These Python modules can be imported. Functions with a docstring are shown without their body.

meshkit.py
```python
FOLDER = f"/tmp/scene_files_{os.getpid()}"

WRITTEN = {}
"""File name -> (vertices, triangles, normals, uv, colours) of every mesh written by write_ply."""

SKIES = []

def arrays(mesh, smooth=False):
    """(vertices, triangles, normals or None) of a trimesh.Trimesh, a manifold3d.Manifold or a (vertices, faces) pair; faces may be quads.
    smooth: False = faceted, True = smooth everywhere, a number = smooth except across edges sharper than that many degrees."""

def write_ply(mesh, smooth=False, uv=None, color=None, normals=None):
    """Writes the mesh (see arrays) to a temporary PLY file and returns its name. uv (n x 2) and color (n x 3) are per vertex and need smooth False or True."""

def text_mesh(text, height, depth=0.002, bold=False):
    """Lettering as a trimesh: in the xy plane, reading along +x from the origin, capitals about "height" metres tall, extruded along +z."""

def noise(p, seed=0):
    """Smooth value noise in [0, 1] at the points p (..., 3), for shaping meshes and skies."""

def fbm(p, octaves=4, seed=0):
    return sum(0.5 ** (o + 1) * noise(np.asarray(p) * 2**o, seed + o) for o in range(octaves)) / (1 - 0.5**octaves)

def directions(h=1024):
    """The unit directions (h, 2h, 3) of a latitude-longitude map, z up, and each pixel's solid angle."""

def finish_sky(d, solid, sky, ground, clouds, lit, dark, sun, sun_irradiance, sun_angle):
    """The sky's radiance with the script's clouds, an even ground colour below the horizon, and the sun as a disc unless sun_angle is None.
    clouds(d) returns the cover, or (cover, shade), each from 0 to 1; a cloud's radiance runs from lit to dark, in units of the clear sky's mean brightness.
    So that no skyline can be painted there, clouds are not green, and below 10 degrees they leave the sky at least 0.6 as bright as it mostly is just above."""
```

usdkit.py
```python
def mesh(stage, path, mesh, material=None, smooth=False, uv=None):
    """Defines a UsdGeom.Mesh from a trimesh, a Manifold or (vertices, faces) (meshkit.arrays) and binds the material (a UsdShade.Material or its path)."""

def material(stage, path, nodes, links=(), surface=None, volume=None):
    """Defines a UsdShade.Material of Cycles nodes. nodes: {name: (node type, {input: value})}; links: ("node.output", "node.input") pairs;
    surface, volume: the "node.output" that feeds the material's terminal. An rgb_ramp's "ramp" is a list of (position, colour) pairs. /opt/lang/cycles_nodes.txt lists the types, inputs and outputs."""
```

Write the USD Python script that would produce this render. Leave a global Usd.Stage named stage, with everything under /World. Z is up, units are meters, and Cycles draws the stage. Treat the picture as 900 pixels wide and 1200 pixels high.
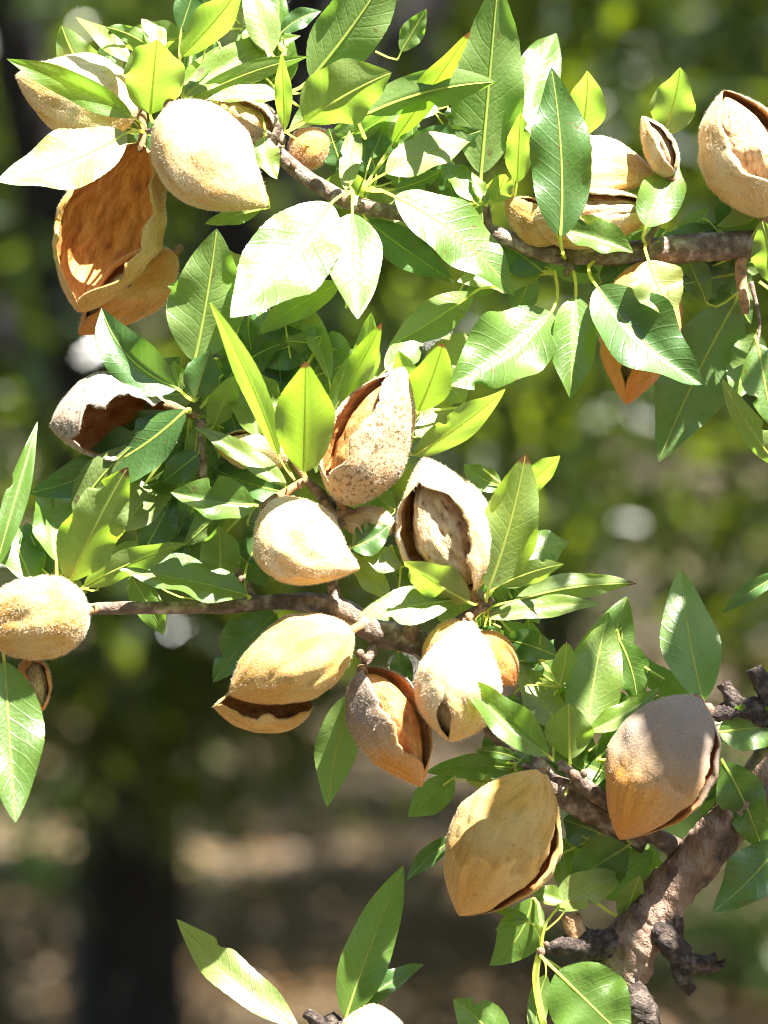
import math, random
import numpy as np, trimesh, usdkit, meshkit
from pxr import Usd, UsdGeom, UsdLux, UsdShade, Gf, Sdf, Vt

stage = Usd.Stage.CreateInMemory()
UsdGeom.SetStageUpAxis(stage, UsdGeom.Tokens.z)
UsdGeom.SetStageMetersPerUnit(stage, 1.0)
UsdGeom.Xform.Define(stage, '/World')
UsdGeom.Scope.Define(stage, '/World/Looks')
rng = np.random.default_rng(7)
random.seed(7)

# ---------------------------------------------------------------- camera, sky, sun, exposure
PITCH = math.radians(-4.0)          # the lens looks slightly down
CAM = np.array([0.0, -1.3, 1.55])
D0 = 1.3                            # metres from the lens to the branches
PX = 0.24 / 900.0                   # metres per photograph pixel at that distance
FWD = np.array([0, math.cos(PITCH), math.sin(PITCH)])
UP = np.array([0, -math.sin(PITCH), math.cos(PITCH)])
EXPOSURE = 3.1
SUN_DIR = np.array([0.34, -0.25, 0.90]); SUN_DIR /= np.linalg.norm(SUN_DIR)   # towards the sun
SUN_INTENSITY, SKY_STRENGTH = 1.25, 0.05

cam = UsdGeom.Camera.Define(stage, '/World/camera')
cam.CreateHorizontalApertureAttr(24.0); cam.CreateVerticalApertureAttr(32.0)
cam.CreateFocalLengthAttr(24.0 * D0 / 0.24)
cam.CreateFocusDistanceAttr(D0 - 0.004)
cam.CreateFStopAttr(9.6)
cam.CreateClippingRangeAttr(Gf.Vec2f(0.05, 2000))
cam.CreateExposureAttr(EXPOSURE)
cam.AddTransformOp().Set(Gf.Matrix4d(1, 0, 0, 0, *map(float, UP), 0, *map(float, -FWD), 0, *map(float, CAM), 1))

sel = math.asin(SUN_DIR[2]); srot = math.atan2(SUN_DIR[0], SUN_DIR[1])
sky_mat = usdkit.material(stage, '/World/Looks/sky', {
    'sky': ('sky_texture', {'sky_type': 'single_scattering', 'sun_disc': False, 'sun_elevation': sel, 'sun_rotation': srot}),
    'bg': ('background_shader', {'strength': SKY_STRENGTH})}, [('sky.color', 'bg.color')], surface='bg.background')
dome = UsdLux.DomeLight.Define(stage, '/World/sky')
UsdShade.MaterialBindingAPI.Apply(dome.GetPrim()).Bind(sky_mat)
dome.GetPrim().SetCustomDataByKey('kind', 'structure')
sun = UsdLux.DistantLight.Define(stage, '/World/sun')
sun.CreateIntensityAttr(SUN_INTENSITY); sun.CreateAngleAttr(0.5); sun.CreateNormalizeAttr(True)
sun.CreateColorAttr(Gf.Vec3f(1.0, 0.95, 0.86))
zax = SUN_DIR; xax = np.cross([0, 1, 0], zax); xax /= np.linalg.norm(xax); yax = np.cross(zax, xax)
sun.AddTransformOp().Set(Gf.Matrix4d(*map(float, xax), 0, *map(float, yax), 0, *map(float, zax), 0, 0, 0, 10, 1))


# ---------------------------------------------------------------- helpers
SHIFT = [0.0]                        # how far the bough being built stands behind the focus plane, in pixels
def at(p):
    """photograph pixels (x, y, depth behind the focus plane in pixels) -> world metres"""
    p = np.asarray(p, float)
    d = D0 + (p[..., 2] + SHIFT[0]) * PX
    k = d / D0 * PX
    X, Z = (p[..., 0] - 450) * k, (600 - p[..., 1]) * k
    return CAM + np.stack([X, 0 * X, 0 * X], -1) + d[..., None] * FWD + Z[..., None] * UP


taken = {}
def numbered(parent, name):
    k = taken.get((parent, name), 0); taken[(parent, name)] = k + 1
    return f'{parent}/{name}' if k == 0 else f'{parent}/{name}_{k:03d}'


def tag(prim, label=None, cat=None, group=None, kind=None):
    for key, v in (('label', label), ('category', cat), ('group', group), ('kind', kind)):
        if v: prim.SetCustomDataByKey(key, v)


def thing(name, origin, label, cat, group=None):
    x = UsdGeom.Xform.Define(stage, numbered('/World', name))
    x.AddTranslateOp().Set(Gf.Vec3d(*map(float, origin)))
    tag(x.GetPrim(), label, cat, group)
    return str(x.GetPath()), np.asarray(origin, float)


def part(par, name, v, f, m, smooth=True, uv=None, label=None, kind=None, origin=None):
    path, o = (par, origin) if origin is not None else par
    q = numbered(path, name)
    g = usdkit.mesh(stage, q, (np.asarray(v) - o, f), m, smooth=smooth, uv=uv)
    tag(g.GetPrim(), label=label, kind=kind)
    return q, o


def grid_faces(n, m, wrap=False):
    f = []
    mm = m if wrap else m - 1
    i, j = np.meshgrid(np.arange(n - 1), np.arange(mm), indexing='ij')
    a = i * m + j; b = i * m + (j + 1) % m; c = (i + 1) * m + (j + 1) % m; d = (i + 1) * m + j
    q = np.stack([a, b, c, d], -1).reshape(-1, 4)
    return np.vstack([q[:, [0, 1, 2]], q[:, [0, 2, 3]]])


def catmull(pts, n):
    pts = np.asarray(pts, float)
    if len(pts) == 2:
        return pts[0] + (pts[1] - pts[0]) * np.linspace(0, 1, n)[:, None]
    P = np.vstack([2 * pts[0] - pts[1], pts, 2 * pts[-1] - pts[-2]])
    s = np.linspace(0, len(pts) - 1 - 1e-9, n); k = s.astype(int); t = (s - k)[:, None]
    a, b, c, d = P[k], P[k + 1], P[k + 2], P[k + 3]
    return .5 * (2 * b + (c - a) * t + (2 * a - 5 * b + 4 * c - d) * t * t + (3 * b - a - 3 * c + d) * t ** 3)


def tube(pts, sides=10, n=None, rough=0.0, seed=0, cap=True, freq=1.0):
    """pts: rows of (px, py, depth, radius in pixels). Returns world verts, faces (outward)."""
    pts = np.asarray(pts, float)
    L = np.linalg.norm(np.diff(pts[:, :3], axis=0), axis=1).sum()
    n = n or max(6, int(L / 4))
    c = catmull(pts, n)
    p, r = c[:, :3] * [1, -1, 1], c[:, 3]             # px space with z... (x, up, depth)
    T = np.gradient(p, axis=0); T /= np.linalg.norm(T, axis=1)[:, None] + 1e-9
    ref = np.array([0.13, 0.21, 1.0])
    A = np.cross(T, ref); A /= np.linalg.norm(A, axis=1)[:, None]; B = np.cross(T, A)
    ph = np.arange(sides) / sides * 2 * np.pi
    ring = A[:, None] * np.cos(ph)[None, :, None] + B[:, None] * np.sin(ph)[None, :, None]
    R = np.repeat(r[:, None], sides, 1)
    if rough:
        q = p[:, None] + ring * R[..., None]
        R = R * (1 + rough * 1.6 * (meshkit.fbm(q * 0.035 * freq + seed, 3, seed) - .5) + rough * 1.1 * (meshkit.fbm(q * 0.16 * freq + seed, 3, seed + 9) - .5))
    v = p[:, None] + ring * R[..., None]
    v = v.reshape(-1, 3); f = grid_faces(n, sides, True)
    if cap:
        v = np.vstack([v, p[0] , p[-1]]); a, b = len(v) - 2, len(v) - 1
        j = np.arange(sides); k = (j + 1) % sides
        f = np.vstack([f, np.stack([k, j, 0 * j + a], 1), np.stack([(n - 1) * sides + j, (n - 1) * sides + k, 0 * j + b], 1)])
    v = v * [1, -1, 1]
    w = at(v)
    m = trimesh.Trimesh(w, f, process=False)
    if m.volume < 0: f = f[:, ::-1]
    return w, f


# ---------------------------------------------------------------- materials
def LP(n): return '/World/Looks/' + n


def leaf_material(name, up, under, trans, rough=0.36, tip=None, tf=0.5):
    nodes = {
        'uv': ('uvmap', {'attribute': 'st'}), 'sx': ('separate_xyz', {}),
        'c': ('math', {'math_type': 'subtract', 'value2': 0.5}), 'a': ('math', {'math_type': 'absolute'}),
        'a2': ('math', {'math_type': 'multiply', 'value2': 3.6}), 'u10': ('math', {'math_type': 'multiply', 'value2': 11.0}),
        't': ('math', {'math_type': 'subtract'}), 'nz2': ('noise_texture', {'scale': 140.0, 'detail': 2.0}),
        'j': ('math', {'math_type': 'multiply_add', 'value2': 0.35}),
        'fr': ('math', {'math_type': 'pingpong', 'value2': 0.5}), 'vein': ('map_range', {'from_min': 0.0, 'from_max': 0.10, 'to_min': 1.0, 'to_max': 0.0, 'clamp': True}),
        'nz': ('noise_texture', {'scale': 60.0, 'detail': 4.0, 'roughness': 0.6}),
        'fine': ('noise_texture', {'scale': 900.0, 'detail': 2.0}),
        'g': ('geometry', {}),
        'sp': ('noise_texture', {'scale': 330.0, 'detail': 2.0}), 'spf': ('map_range', {'from_min': 0.665, 'from_max': 0.72, 'to_min': 0.0, 'to_max': 0.8, 'clamp': True}),
        'spot': ('mix', {'color2': [0.10, 0.055, 0.02]}),
        'tone': ('rgb_ramp', {'ramp': [(0.25, [x * 0.78 for x in up]), (0.75, [min(1, x * 1.2) for x in up])]}),
        'tonev': ('mix', {'color2': [min(1, x * 1.5 + .02) for x in up]}),
        'vf': ('math', {'math_type': 'multiply', 'value2': 0.12}),
        'toneu': ('mix', {'color2': under}),
        'tr': ('mix', {'color1': trans, 'color2': [min(1, x * 1.9 + .22) for x in trans]}),
        'hh': ('math', {'math_type': 'multiply_add', 'value2': 1.6}),
        'b': ('bump', {'strength': 0.22, 'distance': 0.0005}),
        'p': ('principled_bsdf', {'roughness': rough, 'specular_ior_level': 0.75}),
        'tl': ('translucent_bsdf', {}),
        'mix': ('mix_closure', {'fac': tf}),
    }
    links = [('uv.UV', 'sx.vector'), ('sx.y', 'c.value1'), ('c.value', 'a.value1'), ('a.value', 'a2.value1'), ('sx.x', 'u10.value1'),
             ('u10.value', 't.value1'), ('a2.value', 't.value2'), ('nz2.fac', 'j.value1'), ('t.value', 'j.value3'), ('j.value', 'fr.value1'), ('fr.value', 'vein.value'),
             ('nz.fac', 'tone.fac'), ('tone.color', 'tonev.color1'), ('vein.result', 'vf.value1'), ('vf.value', 'tonev.fac'),
             ('tonev.color', 'toneu.color1'), ('g.backfacing', 'toneu.fac'), ('vf.value', 'tr.fac'),
             ('fine.fac', 'hh.value1'), ('vein.result', 'hh.value3'), ('hh.value', 'b.height'), ('b.normal', 'p.normal'),
             ('p.BSDF', 'mix.closure1'), ('tl.BSDF', 'mix.closure2')]
    links += [('sp.fac', 'spf.value'), ('spf.result', 'spot.fac'), ('toneu.color', 'spot.color1')]
    base, tr = 'spot.color', 'tr.color'
    if tip:
        nodes['tipn'] = ('math', {'math_type': 'multiply_add', 'value2': 0.16})
        nodes['tipf'] = ('map_range', {'from_min': tip, 'from_max': tip + 0.025, 'to_min': 0.0, 'to_max': 1.0, 'clamp': True})
        nodes['tb'] = ('mix', {'color2': [0.16, 0.075, 0.025]}); nodes['tt'] = ('mix', {'color2': [0.12, 0.04, 0.01]})
        links += [('nz.fac', 'tipn.value1'), ('sx.x', 'tipn.value3'), ('tipn.value', 'tipf.value'), ('tipf.result', 'tb.fac'), ('tipf.result', 'tt.fac'), (base, 'tb.color1'), (tr, 'tt.color1')]
        base, tr = 'tb.color', 'tt.color'
    links += [(base, 'p.base_color'), (tr, 'tl.color')]
    return usdkit.material(stage, LP(name), nodes, links, surface='mix.closure')


LEAF = {
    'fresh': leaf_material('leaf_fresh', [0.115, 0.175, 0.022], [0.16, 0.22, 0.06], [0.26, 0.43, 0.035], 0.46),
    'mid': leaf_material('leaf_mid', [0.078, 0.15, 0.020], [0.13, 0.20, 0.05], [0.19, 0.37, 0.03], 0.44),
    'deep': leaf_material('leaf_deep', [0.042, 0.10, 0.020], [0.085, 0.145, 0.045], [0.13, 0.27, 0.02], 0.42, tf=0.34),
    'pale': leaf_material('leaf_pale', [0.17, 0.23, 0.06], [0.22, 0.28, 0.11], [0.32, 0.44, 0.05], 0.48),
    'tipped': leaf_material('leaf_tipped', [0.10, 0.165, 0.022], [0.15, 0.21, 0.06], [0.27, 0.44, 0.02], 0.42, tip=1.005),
}


def simple(name, stops, scale=(1, 1, 1), nscale=200.0, rough=0.7, bump=0.4, dist=0.001, detail=5.0, bscale=None, extra=None, uvs=None):
    nodes = {'tc': ('texture_coordinate', {}), 'mp': ('mapping', {'scale': scale}),
             'n': ('noise_texture', {'scale': nscale, 'detail': detail, 'roughness': 0.62}),
             'n2': ('noise_texture', {'scale': bscale or nscale * 3, 'detail': 4.0, 'roughness': 0.65}),
             'r': ('rgb_ramp', {'ramp': stops}), 'b': ('bump', {'strength': bump, 'distance': dist}),
             'p': ('principled_bsdf', {'roughness': rough, 'specular_ior_level': 0.3, **(extra or {})})}
    links = [('tc.object', 'mp.vector'), ('mp.vector', 'n.vector'), ('mp.vector', 'n2.vector'), ('n.fac', 'r.fac'), ('r.color', 'p.base_color'), ('n2.fac', 'b.height'), ('b.normal', 'p.normal')]
    if uvs:
        nodes['uv'] = ('uvmap', {'attribute': 'st'}); nodes['mp'] = ('mapping', {'scale': uvs})
        links[0] = ('uv.UV', 'mp.vector')
    return usdkit.material(stage, LP(name), nodes, links, surface='p.BSDF')


def hull_material(name, base, top, amount, warm, speck=0.35, cap=0.0, thr=0.60):
    """velvety almond hull: long fibres, blotches, a greyer or warmer cheek, dark specks in the nap"""
    nodes = {'uv': ('uvmap', {'attribute': 'st'}), 'm1': ('mapping', {'scale': [3.0, 34.0, 1.0]}), 'm2': ('mapping', {'scale': [1.6, 2.4, 1.0]}),
             'tc': ('texture_coordinate', {}),
             'fib': ('noise_texture', {'scale': 1.0, 'detail': 5.0, 'roughness': 0.6, 'distortion': 0.6}), 'blot': ('noise_texture', {'scale': 2.0, 'detail': 3.0}),
             'nap': ('noise_texture', {'scale': 1500.0, 'detail': 3.0, 'roughness': 0.7}), 'spk': ('noise_texture', {'scale': 750.0, 'detail': 2.0, 'roughness': 0.6}),
             'r1': ('rgb_ramp', {'ramp': [(0.3, [x * .6 for x in base]), (0.5, base), (0.75, [min(1, x * 1.25) for x in base])]}),
             'f2': ('map_range', {'from_min': 0.5 - .4 * amount, 'from_max': 0.72 - .3 * amount, 'to_min': 0, 'to_max': 0.9, 'clamp': True}),
             'mixg': ('mix', {'color2': top}), 'cj': ('math', {'math_type': 'multiply_add', 'value2': -0.5}), 'fc': ('map_range', {'from_min': 0.45, 'from_max': 0.05, 'to_min': 0.0, 'to_max': cap, 'clamp': True}), 'mixc': ('mix', {'color2': [0.19, 0.155, 0.135]}),
             'sx': ('separate_xyz', {}), 'f3': ('map_range', {'from_min': 0.55, 'from_max': 1.0, 'to_min': 0, 'to_max': 0.55, 'clamp': True}),
             'mixw': ('mix', {'color2': warm}),
             'f4': ('map_range', {'from_min': thr, 'from_max': thr + .09, 'to_min': 0, 'to_max': speck, 'clamp': True}), 'mixs': ('mix', {'color2': [x * .25 for x in base]}),
             'h': ('math', {'math_type': 'multiply_add', 'value2': 0.9}),
             'b': ('bump', {'strength': 0.45, 'distance': 0.0007}),
             'p': ('principled_bsdf', {'roughness': 0.85, 'specular_ior_level': 0.15, 'sheen_weight': 0.08, 'sheen_roughness': 0.5, 'sheen_tint': [1, .9, .7]})}
    links = [('uv.UV', 'm1.vector'), ('uv.UV', 'm2.vector'), ('m1.vector', 'fib.vector'), ('m2.vector', 'blot.vector'), ('tc.object', 'nap.vector'), ('tc.object', 'spk.vector'),
             ('fib.fac', 'r1.fac'), ('r1.color', 'mixg.color1'), ('blot.fac', 'f2.value'), ('f2.result', 'mixg.fac'),
             ('uv.UV', 'sx.vector'), ('sx.x', 'f3.value'), ('blot.fac', 'cj.value1'), ('sx.x', 'cj.value3'), ('cj.value', 'fc.value'), ('fc.result', 'mixc.fac'), ('mixg.color', 'mixc.color1'), ('mixc.color', 'mixw.color1'), ('f3.result', 'mixw.fac'),
             ('spk.fac', 'f4.value'), ('mixw.color', 'mixs.color1'), ('f4.result', 'mixs.fac'), ('mixs.color', 'p.base_color'),
             ('nap.fac', 'h.value1'), ('fib.fac', 'h.value3'), ('h.value', 'b.height'), ('b.normal', 'p.normal')]
    return usdkit.material(stage, LP(name), nodes, links, surface='p.BSDF')


HULL = {
    'tan': hull_material('hull_tan', [0.47, 0.285, 0.095], [0.52, 0.42, 0.26], 0.4, [0.46, 0.245, 0.065], 0.45),
    'gold': hull_material('hull_gold', [0.42, 0.24, 0.058], [0.46, 0.33, 0.14], 0.25, [0.44, 0.205, 0.045]),
    'orange': hull_material('hull_orange', [0.44, 0.16, 0.03], [0.43, 0.24, 0.08], 0.3, [0.42, 0.12, 0.015]),
    'grey': hull_material('hull_grey', [0.40, 0.225, 0.075], [0.34, 0.26, 0.17], 0.6, [0.40, 0.30, 0.20], 0.85, thr=.53),
    'blush': hull_material('hull_blush', [0.42, 0.205, 0.04], [0.36, 0.24, 0.12], 0.3, [0.48, 0.17, 0.025], cap=.95),
    'husk': hull_material('hull_husk', [0.27, 0.205, 0.145], [0.20, 0.18, 0.16], 0.7, [0.30, 0.20, 0.11], 0.85, thr=.55),
}
LINING = simple('hull_lining', [(0.3, [0.20, 0.065, 0.018]), (0.5, [0.44, 0.18, 0.05]), (0.72, [0.60, 0.33, 0.13])], nscale=1.0, uvs=[7, 15, 1], rough=0.6, bump=0.9, dist=0.0012, bscale=2.0)
SHELL = simple('nut_shell', [(0.34, [0.16, 0.075, 0.03]), (0.42, [0.42, 0.27, 0.13]), (0.55, [0.56, 0.41, 0.23]), (0.75, [0.70, 0.58, 0.40])], nscale=1.0, uvs=[9, 30, 1], rough=0.65, bump=1.0, dist=0.002, bscale=1.3)
FUZZ = usdkit.material(stage, LP('fuzz'), {'p': ('principled_bsdf', {'base_color': [0.84, 0.78, 0.64], 'roughness': 0.55, 'specular_ior_level': 0.2}), 't': ('translucent_bsdf', {'color': [0.70, 0.55, 0.32]}), 'm': ('mix_closure', {'fac': 0.3})}, [('p.BSDF', 'm.closure1'), ('t.BSDF', 'm.closure2')], surface='m.closure')
STALK = usdkit.material(stage, LP('leaf_stalk'), {'p': ('principled_bsdf', {'base_color': [0.42, 0.48, 0.16], 'roughness': 0.45}), 't': ('translucent_bsdf', {'color': [0.86, 0.92, 0.38]}), 'm': ('mix_closure', {'fac': 0.75})}, [('p.BSDF', 'm.closure1'), ('t.BSDF', 'm.closure2')], surface='m.closure')
FRUIT_STALK = simple('fruit_stalk', [(0.3, [0.10, 0.05, 0.025]), (0.7, [0.30, 0.17, 0.08])], nscale=500, rough=0.8, bump=0.6)
BARK = simple('young_bark', [(0.28, [0.045, 0.03, 0.024]), (0.5, [0.14, 0.095, 0.072]), (0.72, [0.38, 0.32, 0.27])], nscale=260, rough=0.6, bump=0.7, dist=0.0016)
BARK_RED = simple('smooth_bark', [(0.33, [0.02, 0.013, 0.010]), (0.42, [0.085, 0.052, 0.037]), (0.5, [0.17, 0.108, 0.076]), (0.62, [0.21, 0.148, 0.112]), (0.74, [0.32, 0.265, 0.22])], nscale=1.0, rough=0.55, bump=0.8, dist=0.003, detail=10.0, bscale=2.4, scale=(100, 100, 70))
BARK_DARK = simple('rough_dark_bark', [(0.3, [0.014, 0.010, 0.009]), (0.5, [0.06, 0.042, 0.034]), (0.68, [0.18, 0.14, 0.115])], nscale=330, rough=0.75, bump=1.0, dist=0.003)
DRY = simple('dry_scale', [(0.3, [0.12, 0.06, 0.03]), (0.55, [0.34, 0.20, 0.10]), (0.75, [0.55, 0.42, 0.27])], nscale=300, rough=0.7, bump=0.6)
BUD = simple('bud', [(0.3, [0.08, 0.045, 0.03]), (0.7, [0.25, 0.165, 0.11])], nscale=700, rough=0.7, bump=0.5)

# ---------------------------------------------------------------- background: orchard floor and trees (far behind the branches, out of focus)
def plain(name, col): return usdkit.material(stage, LP(name), {'p': ('principled_bsdf', {'base_color': col, 'roughness': 0.8})}, surface='p.BSDF')
n = 120
gx = np.sinh(np.linspace(-5.2, 5.2, n)) * 3.4; gy = np.sinh(np.linspace(-5.2, 5.2, n)) * 3.4
X, Y = np.meshgrid(gx, gy, indexing='ij')
P = np.stack([X, Y, 0 * X], -1)
Z = 0.10 * (meshkit.fbm(P * 0.45, 4, 3) - .5) * np.exp(-(np.hypot(X, Y) / 60) ** 2)
g = usdkit.mesh(stage, '/World/ground', (np.stack([X, Y, Z], -1).reshape(-1, 3), grid_faces(n, n)),
    simple('orchard_soil', [(0.35, [0.022, 0.018, 0.015]), (0.5, [0.065, 0.049, 0.029]), (0.66, [0.15, 0.11, 0.06])], nscale=3.0, rough=0.9, bump=0.5, dist=0.03, detail=7), smooth=True)
tag(g.GetPrim(), 'bare brown orchard floor in dappled shade', kind='structure')


def leaf_cloud(pos, size, r, flat=0.0, up=0.0):
    """many small folded leaf blades: pos (n,3), size (n,), faces 4 per leaf"""
    n = len(pos)
    a = r.normal(size=(n, 3)); a[:, 2] *= 1 - flat; a[:, 2] -= 0.4; a /= np.linalg.norm(a, axis=1)[:, None]
    H = SUN_DIR + np.array([0, -1, .1]); H /= np.linalg.norm(H)
    s = r.normal(size=(n, 3)); k_ = r.random(n) < (0 if flat else .14); size = np.where(k_, size * .6, size); s[k_] = np.cross(a[k_], H * 1.5 + r.normal(size=(k_.sum(), 3)) * .34); s -= (s * a).sum(1)[:, None] * a; s /= np.linalg.norm(s, axis=1)[:, None]
    nn = np.cross(a, s)
    L, W = size[:, None], size[:, None] * r.uniform(.28, .40, (n, 1))
    b, t, mid = pos, pos + a * L, pos + a * L * .45
    l, rr = mid + s * W * .5 + nn * W * .12, mid - s * W * .5 + nn * W * .12
    v = np.stack([b, l, mid, rr, t], 1).reshape(-1, 3)
    k = np.arange(n)[:, None] * 5
    f = np.concatenate([k + [0, 2, 1], k + [0, 3, 2], k + [1, 2, 4], k + [2, 3, 4]], 0)
    return v, f


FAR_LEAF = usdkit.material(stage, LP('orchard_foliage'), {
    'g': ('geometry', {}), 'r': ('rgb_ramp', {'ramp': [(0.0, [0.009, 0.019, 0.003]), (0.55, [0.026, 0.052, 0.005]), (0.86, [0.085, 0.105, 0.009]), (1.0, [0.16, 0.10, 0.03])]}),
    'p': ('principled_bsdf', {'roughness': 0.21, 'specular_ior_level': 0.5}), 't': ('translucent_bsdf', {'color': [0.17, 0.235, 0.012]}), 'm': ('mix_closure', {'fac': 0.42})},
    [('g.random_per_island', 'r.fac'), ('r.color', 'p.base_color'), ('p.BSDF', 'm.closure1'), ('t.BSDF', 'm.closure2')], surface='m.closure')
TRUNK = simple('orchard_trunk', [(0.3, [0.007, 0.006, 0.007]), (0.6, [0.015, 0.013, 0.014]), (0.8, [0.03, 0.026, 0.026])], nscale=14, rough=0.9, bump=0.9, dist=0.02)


def world_tube(pts, sides=10, n=16, rough=.12, seed=0):
    c = catmull(pts, n); p, r = c[:, :3], c[:, 3]
    T = np.gradient(p, axis=0); T /= np.linalg.norm(T, axis=1)[:, None]
    A = np.cross(T, [.3, .9, .1]); A /= np.linalg.norm(A, axis=1)[:, None]; B = np.cross(T, A)
    ph = np.arange(sides) / sides * 2 * np.pi
    ring = A[:, None] * np.cos(ph)[None, :, None] + B[:, None] * np.sin(ph)[None, :, None]
    R = r[:, None] * (1 + rough * 2 * (meshkit.fbm((p[:, None] + ring * .1) * 7 + seed, 3, seed) - .5))
    v = (p[:, None] + ring * R[..., None]).reshape(-1, 3); f = grid_faces(n, sides, True)
    if trimesh.Trimesh(v, f, process=False).volume < 0: f = f[:, ::-1]
    return v, f


def orchard_tree(x, y, seed, label, rad=1.9, h0=0.55, leaves=34000, trunk_r=.085, group=None):
    r = np.random.default_rng(seed)
    t = thing('almond_tree', (x, y, 0), label, 'tree', group)
    o = t[1]
    vs, fs, k = [], [], 0
    fork = np.array([r.normal(0, .06), r.normal(0, .06), 1.05])
    limbs = [[(0, 0, -.1, trunk_r * 1.45), (0, 0, .15, trunk_r * 1.1), (fork[0] * .5, fork[1] * .5, .6, trunk_r), (*fork, trunk_r * .95)]]
    for i in range(6):
        a = i / 6 * 2 * np.pi + r.uniform(-.4, .4); q = r.uniform(.55, .8) * rad
        limbs.append([(*(fork - [0, 0, .08]), trunk_r * .7), (math.cos(a) * q * .4, math.sin(a) * q * .4, 1.75, trunk_r * .5), (math.cos(a) * q * .8, math.sin(a) * q * .8, r.uniform(2.4, 2.9), trunk_r * .3), (math.cos(a) * q, math.sin(a) * q, r.uniform(2.9, 3.6), trunk_r * .12)])
    for i, lb in enumerate(limbs):
        v, f = world_tube(lb, seed=seed + i); vs.append(v); fs.append(f + k); k += len(v)
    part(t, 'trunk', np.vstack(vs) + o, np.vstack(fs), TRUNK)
    # crown: clumps of blades around twig ends spread through a hanging dome
    nc = 170
    d = r.normal(size=(nc, 3)); d /= np.linalg.norm(d, axis=1)[:, None]
    rr = r.uniform(.45, 1.0, (nc, 1)) ** .6
    c = d * rr * [rad, rad, 1.75] + [0, 0, 2.1]
    c[:, 2] = np.maximum(c[:, 2], h0 + r.uniform(0, .45, nc))
    w = r.uniform(.07, .19, nc)
    idx = r.integers(0, nc, leaves)
    pos = c[idx] + r.normal(size=(leaves, 3)) * w[idx, None] * [1, 1, .8]
    pos[:, 2] = np.maximum(pos[:, 2], .35)
    v, f = leaf_cloud(pos, r.uniform(.065, .11, leaves), r)
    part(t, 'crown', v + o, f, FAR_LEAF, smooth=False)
    return t


def bg_x(px, D): return (px - 450) * PX * D / D0
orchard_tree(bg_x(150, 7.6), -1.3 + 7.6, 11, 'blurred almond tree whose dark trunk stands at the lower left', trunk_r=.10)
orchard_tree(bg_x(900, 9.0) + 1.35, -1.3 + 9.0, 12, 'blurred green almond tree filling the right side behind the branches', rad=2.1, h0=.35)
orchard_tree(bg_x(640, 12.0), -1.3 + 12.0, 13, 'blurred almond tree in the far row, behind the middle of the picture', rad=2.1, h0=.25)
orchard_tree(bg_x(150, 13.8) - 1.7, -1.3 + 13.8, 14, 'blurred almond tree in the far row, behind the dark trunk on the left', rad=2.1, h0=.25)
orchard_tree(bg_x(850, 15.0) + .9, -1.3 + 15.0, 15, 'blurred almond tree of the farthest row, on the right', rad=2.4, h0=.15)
orchard_tree(bg_x(200, 17.5) - .5, -1.3 + 17.5, 16, 'blurred almond tree of the farthest row, on the left', rad=2.4, h0=.15)

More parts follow.
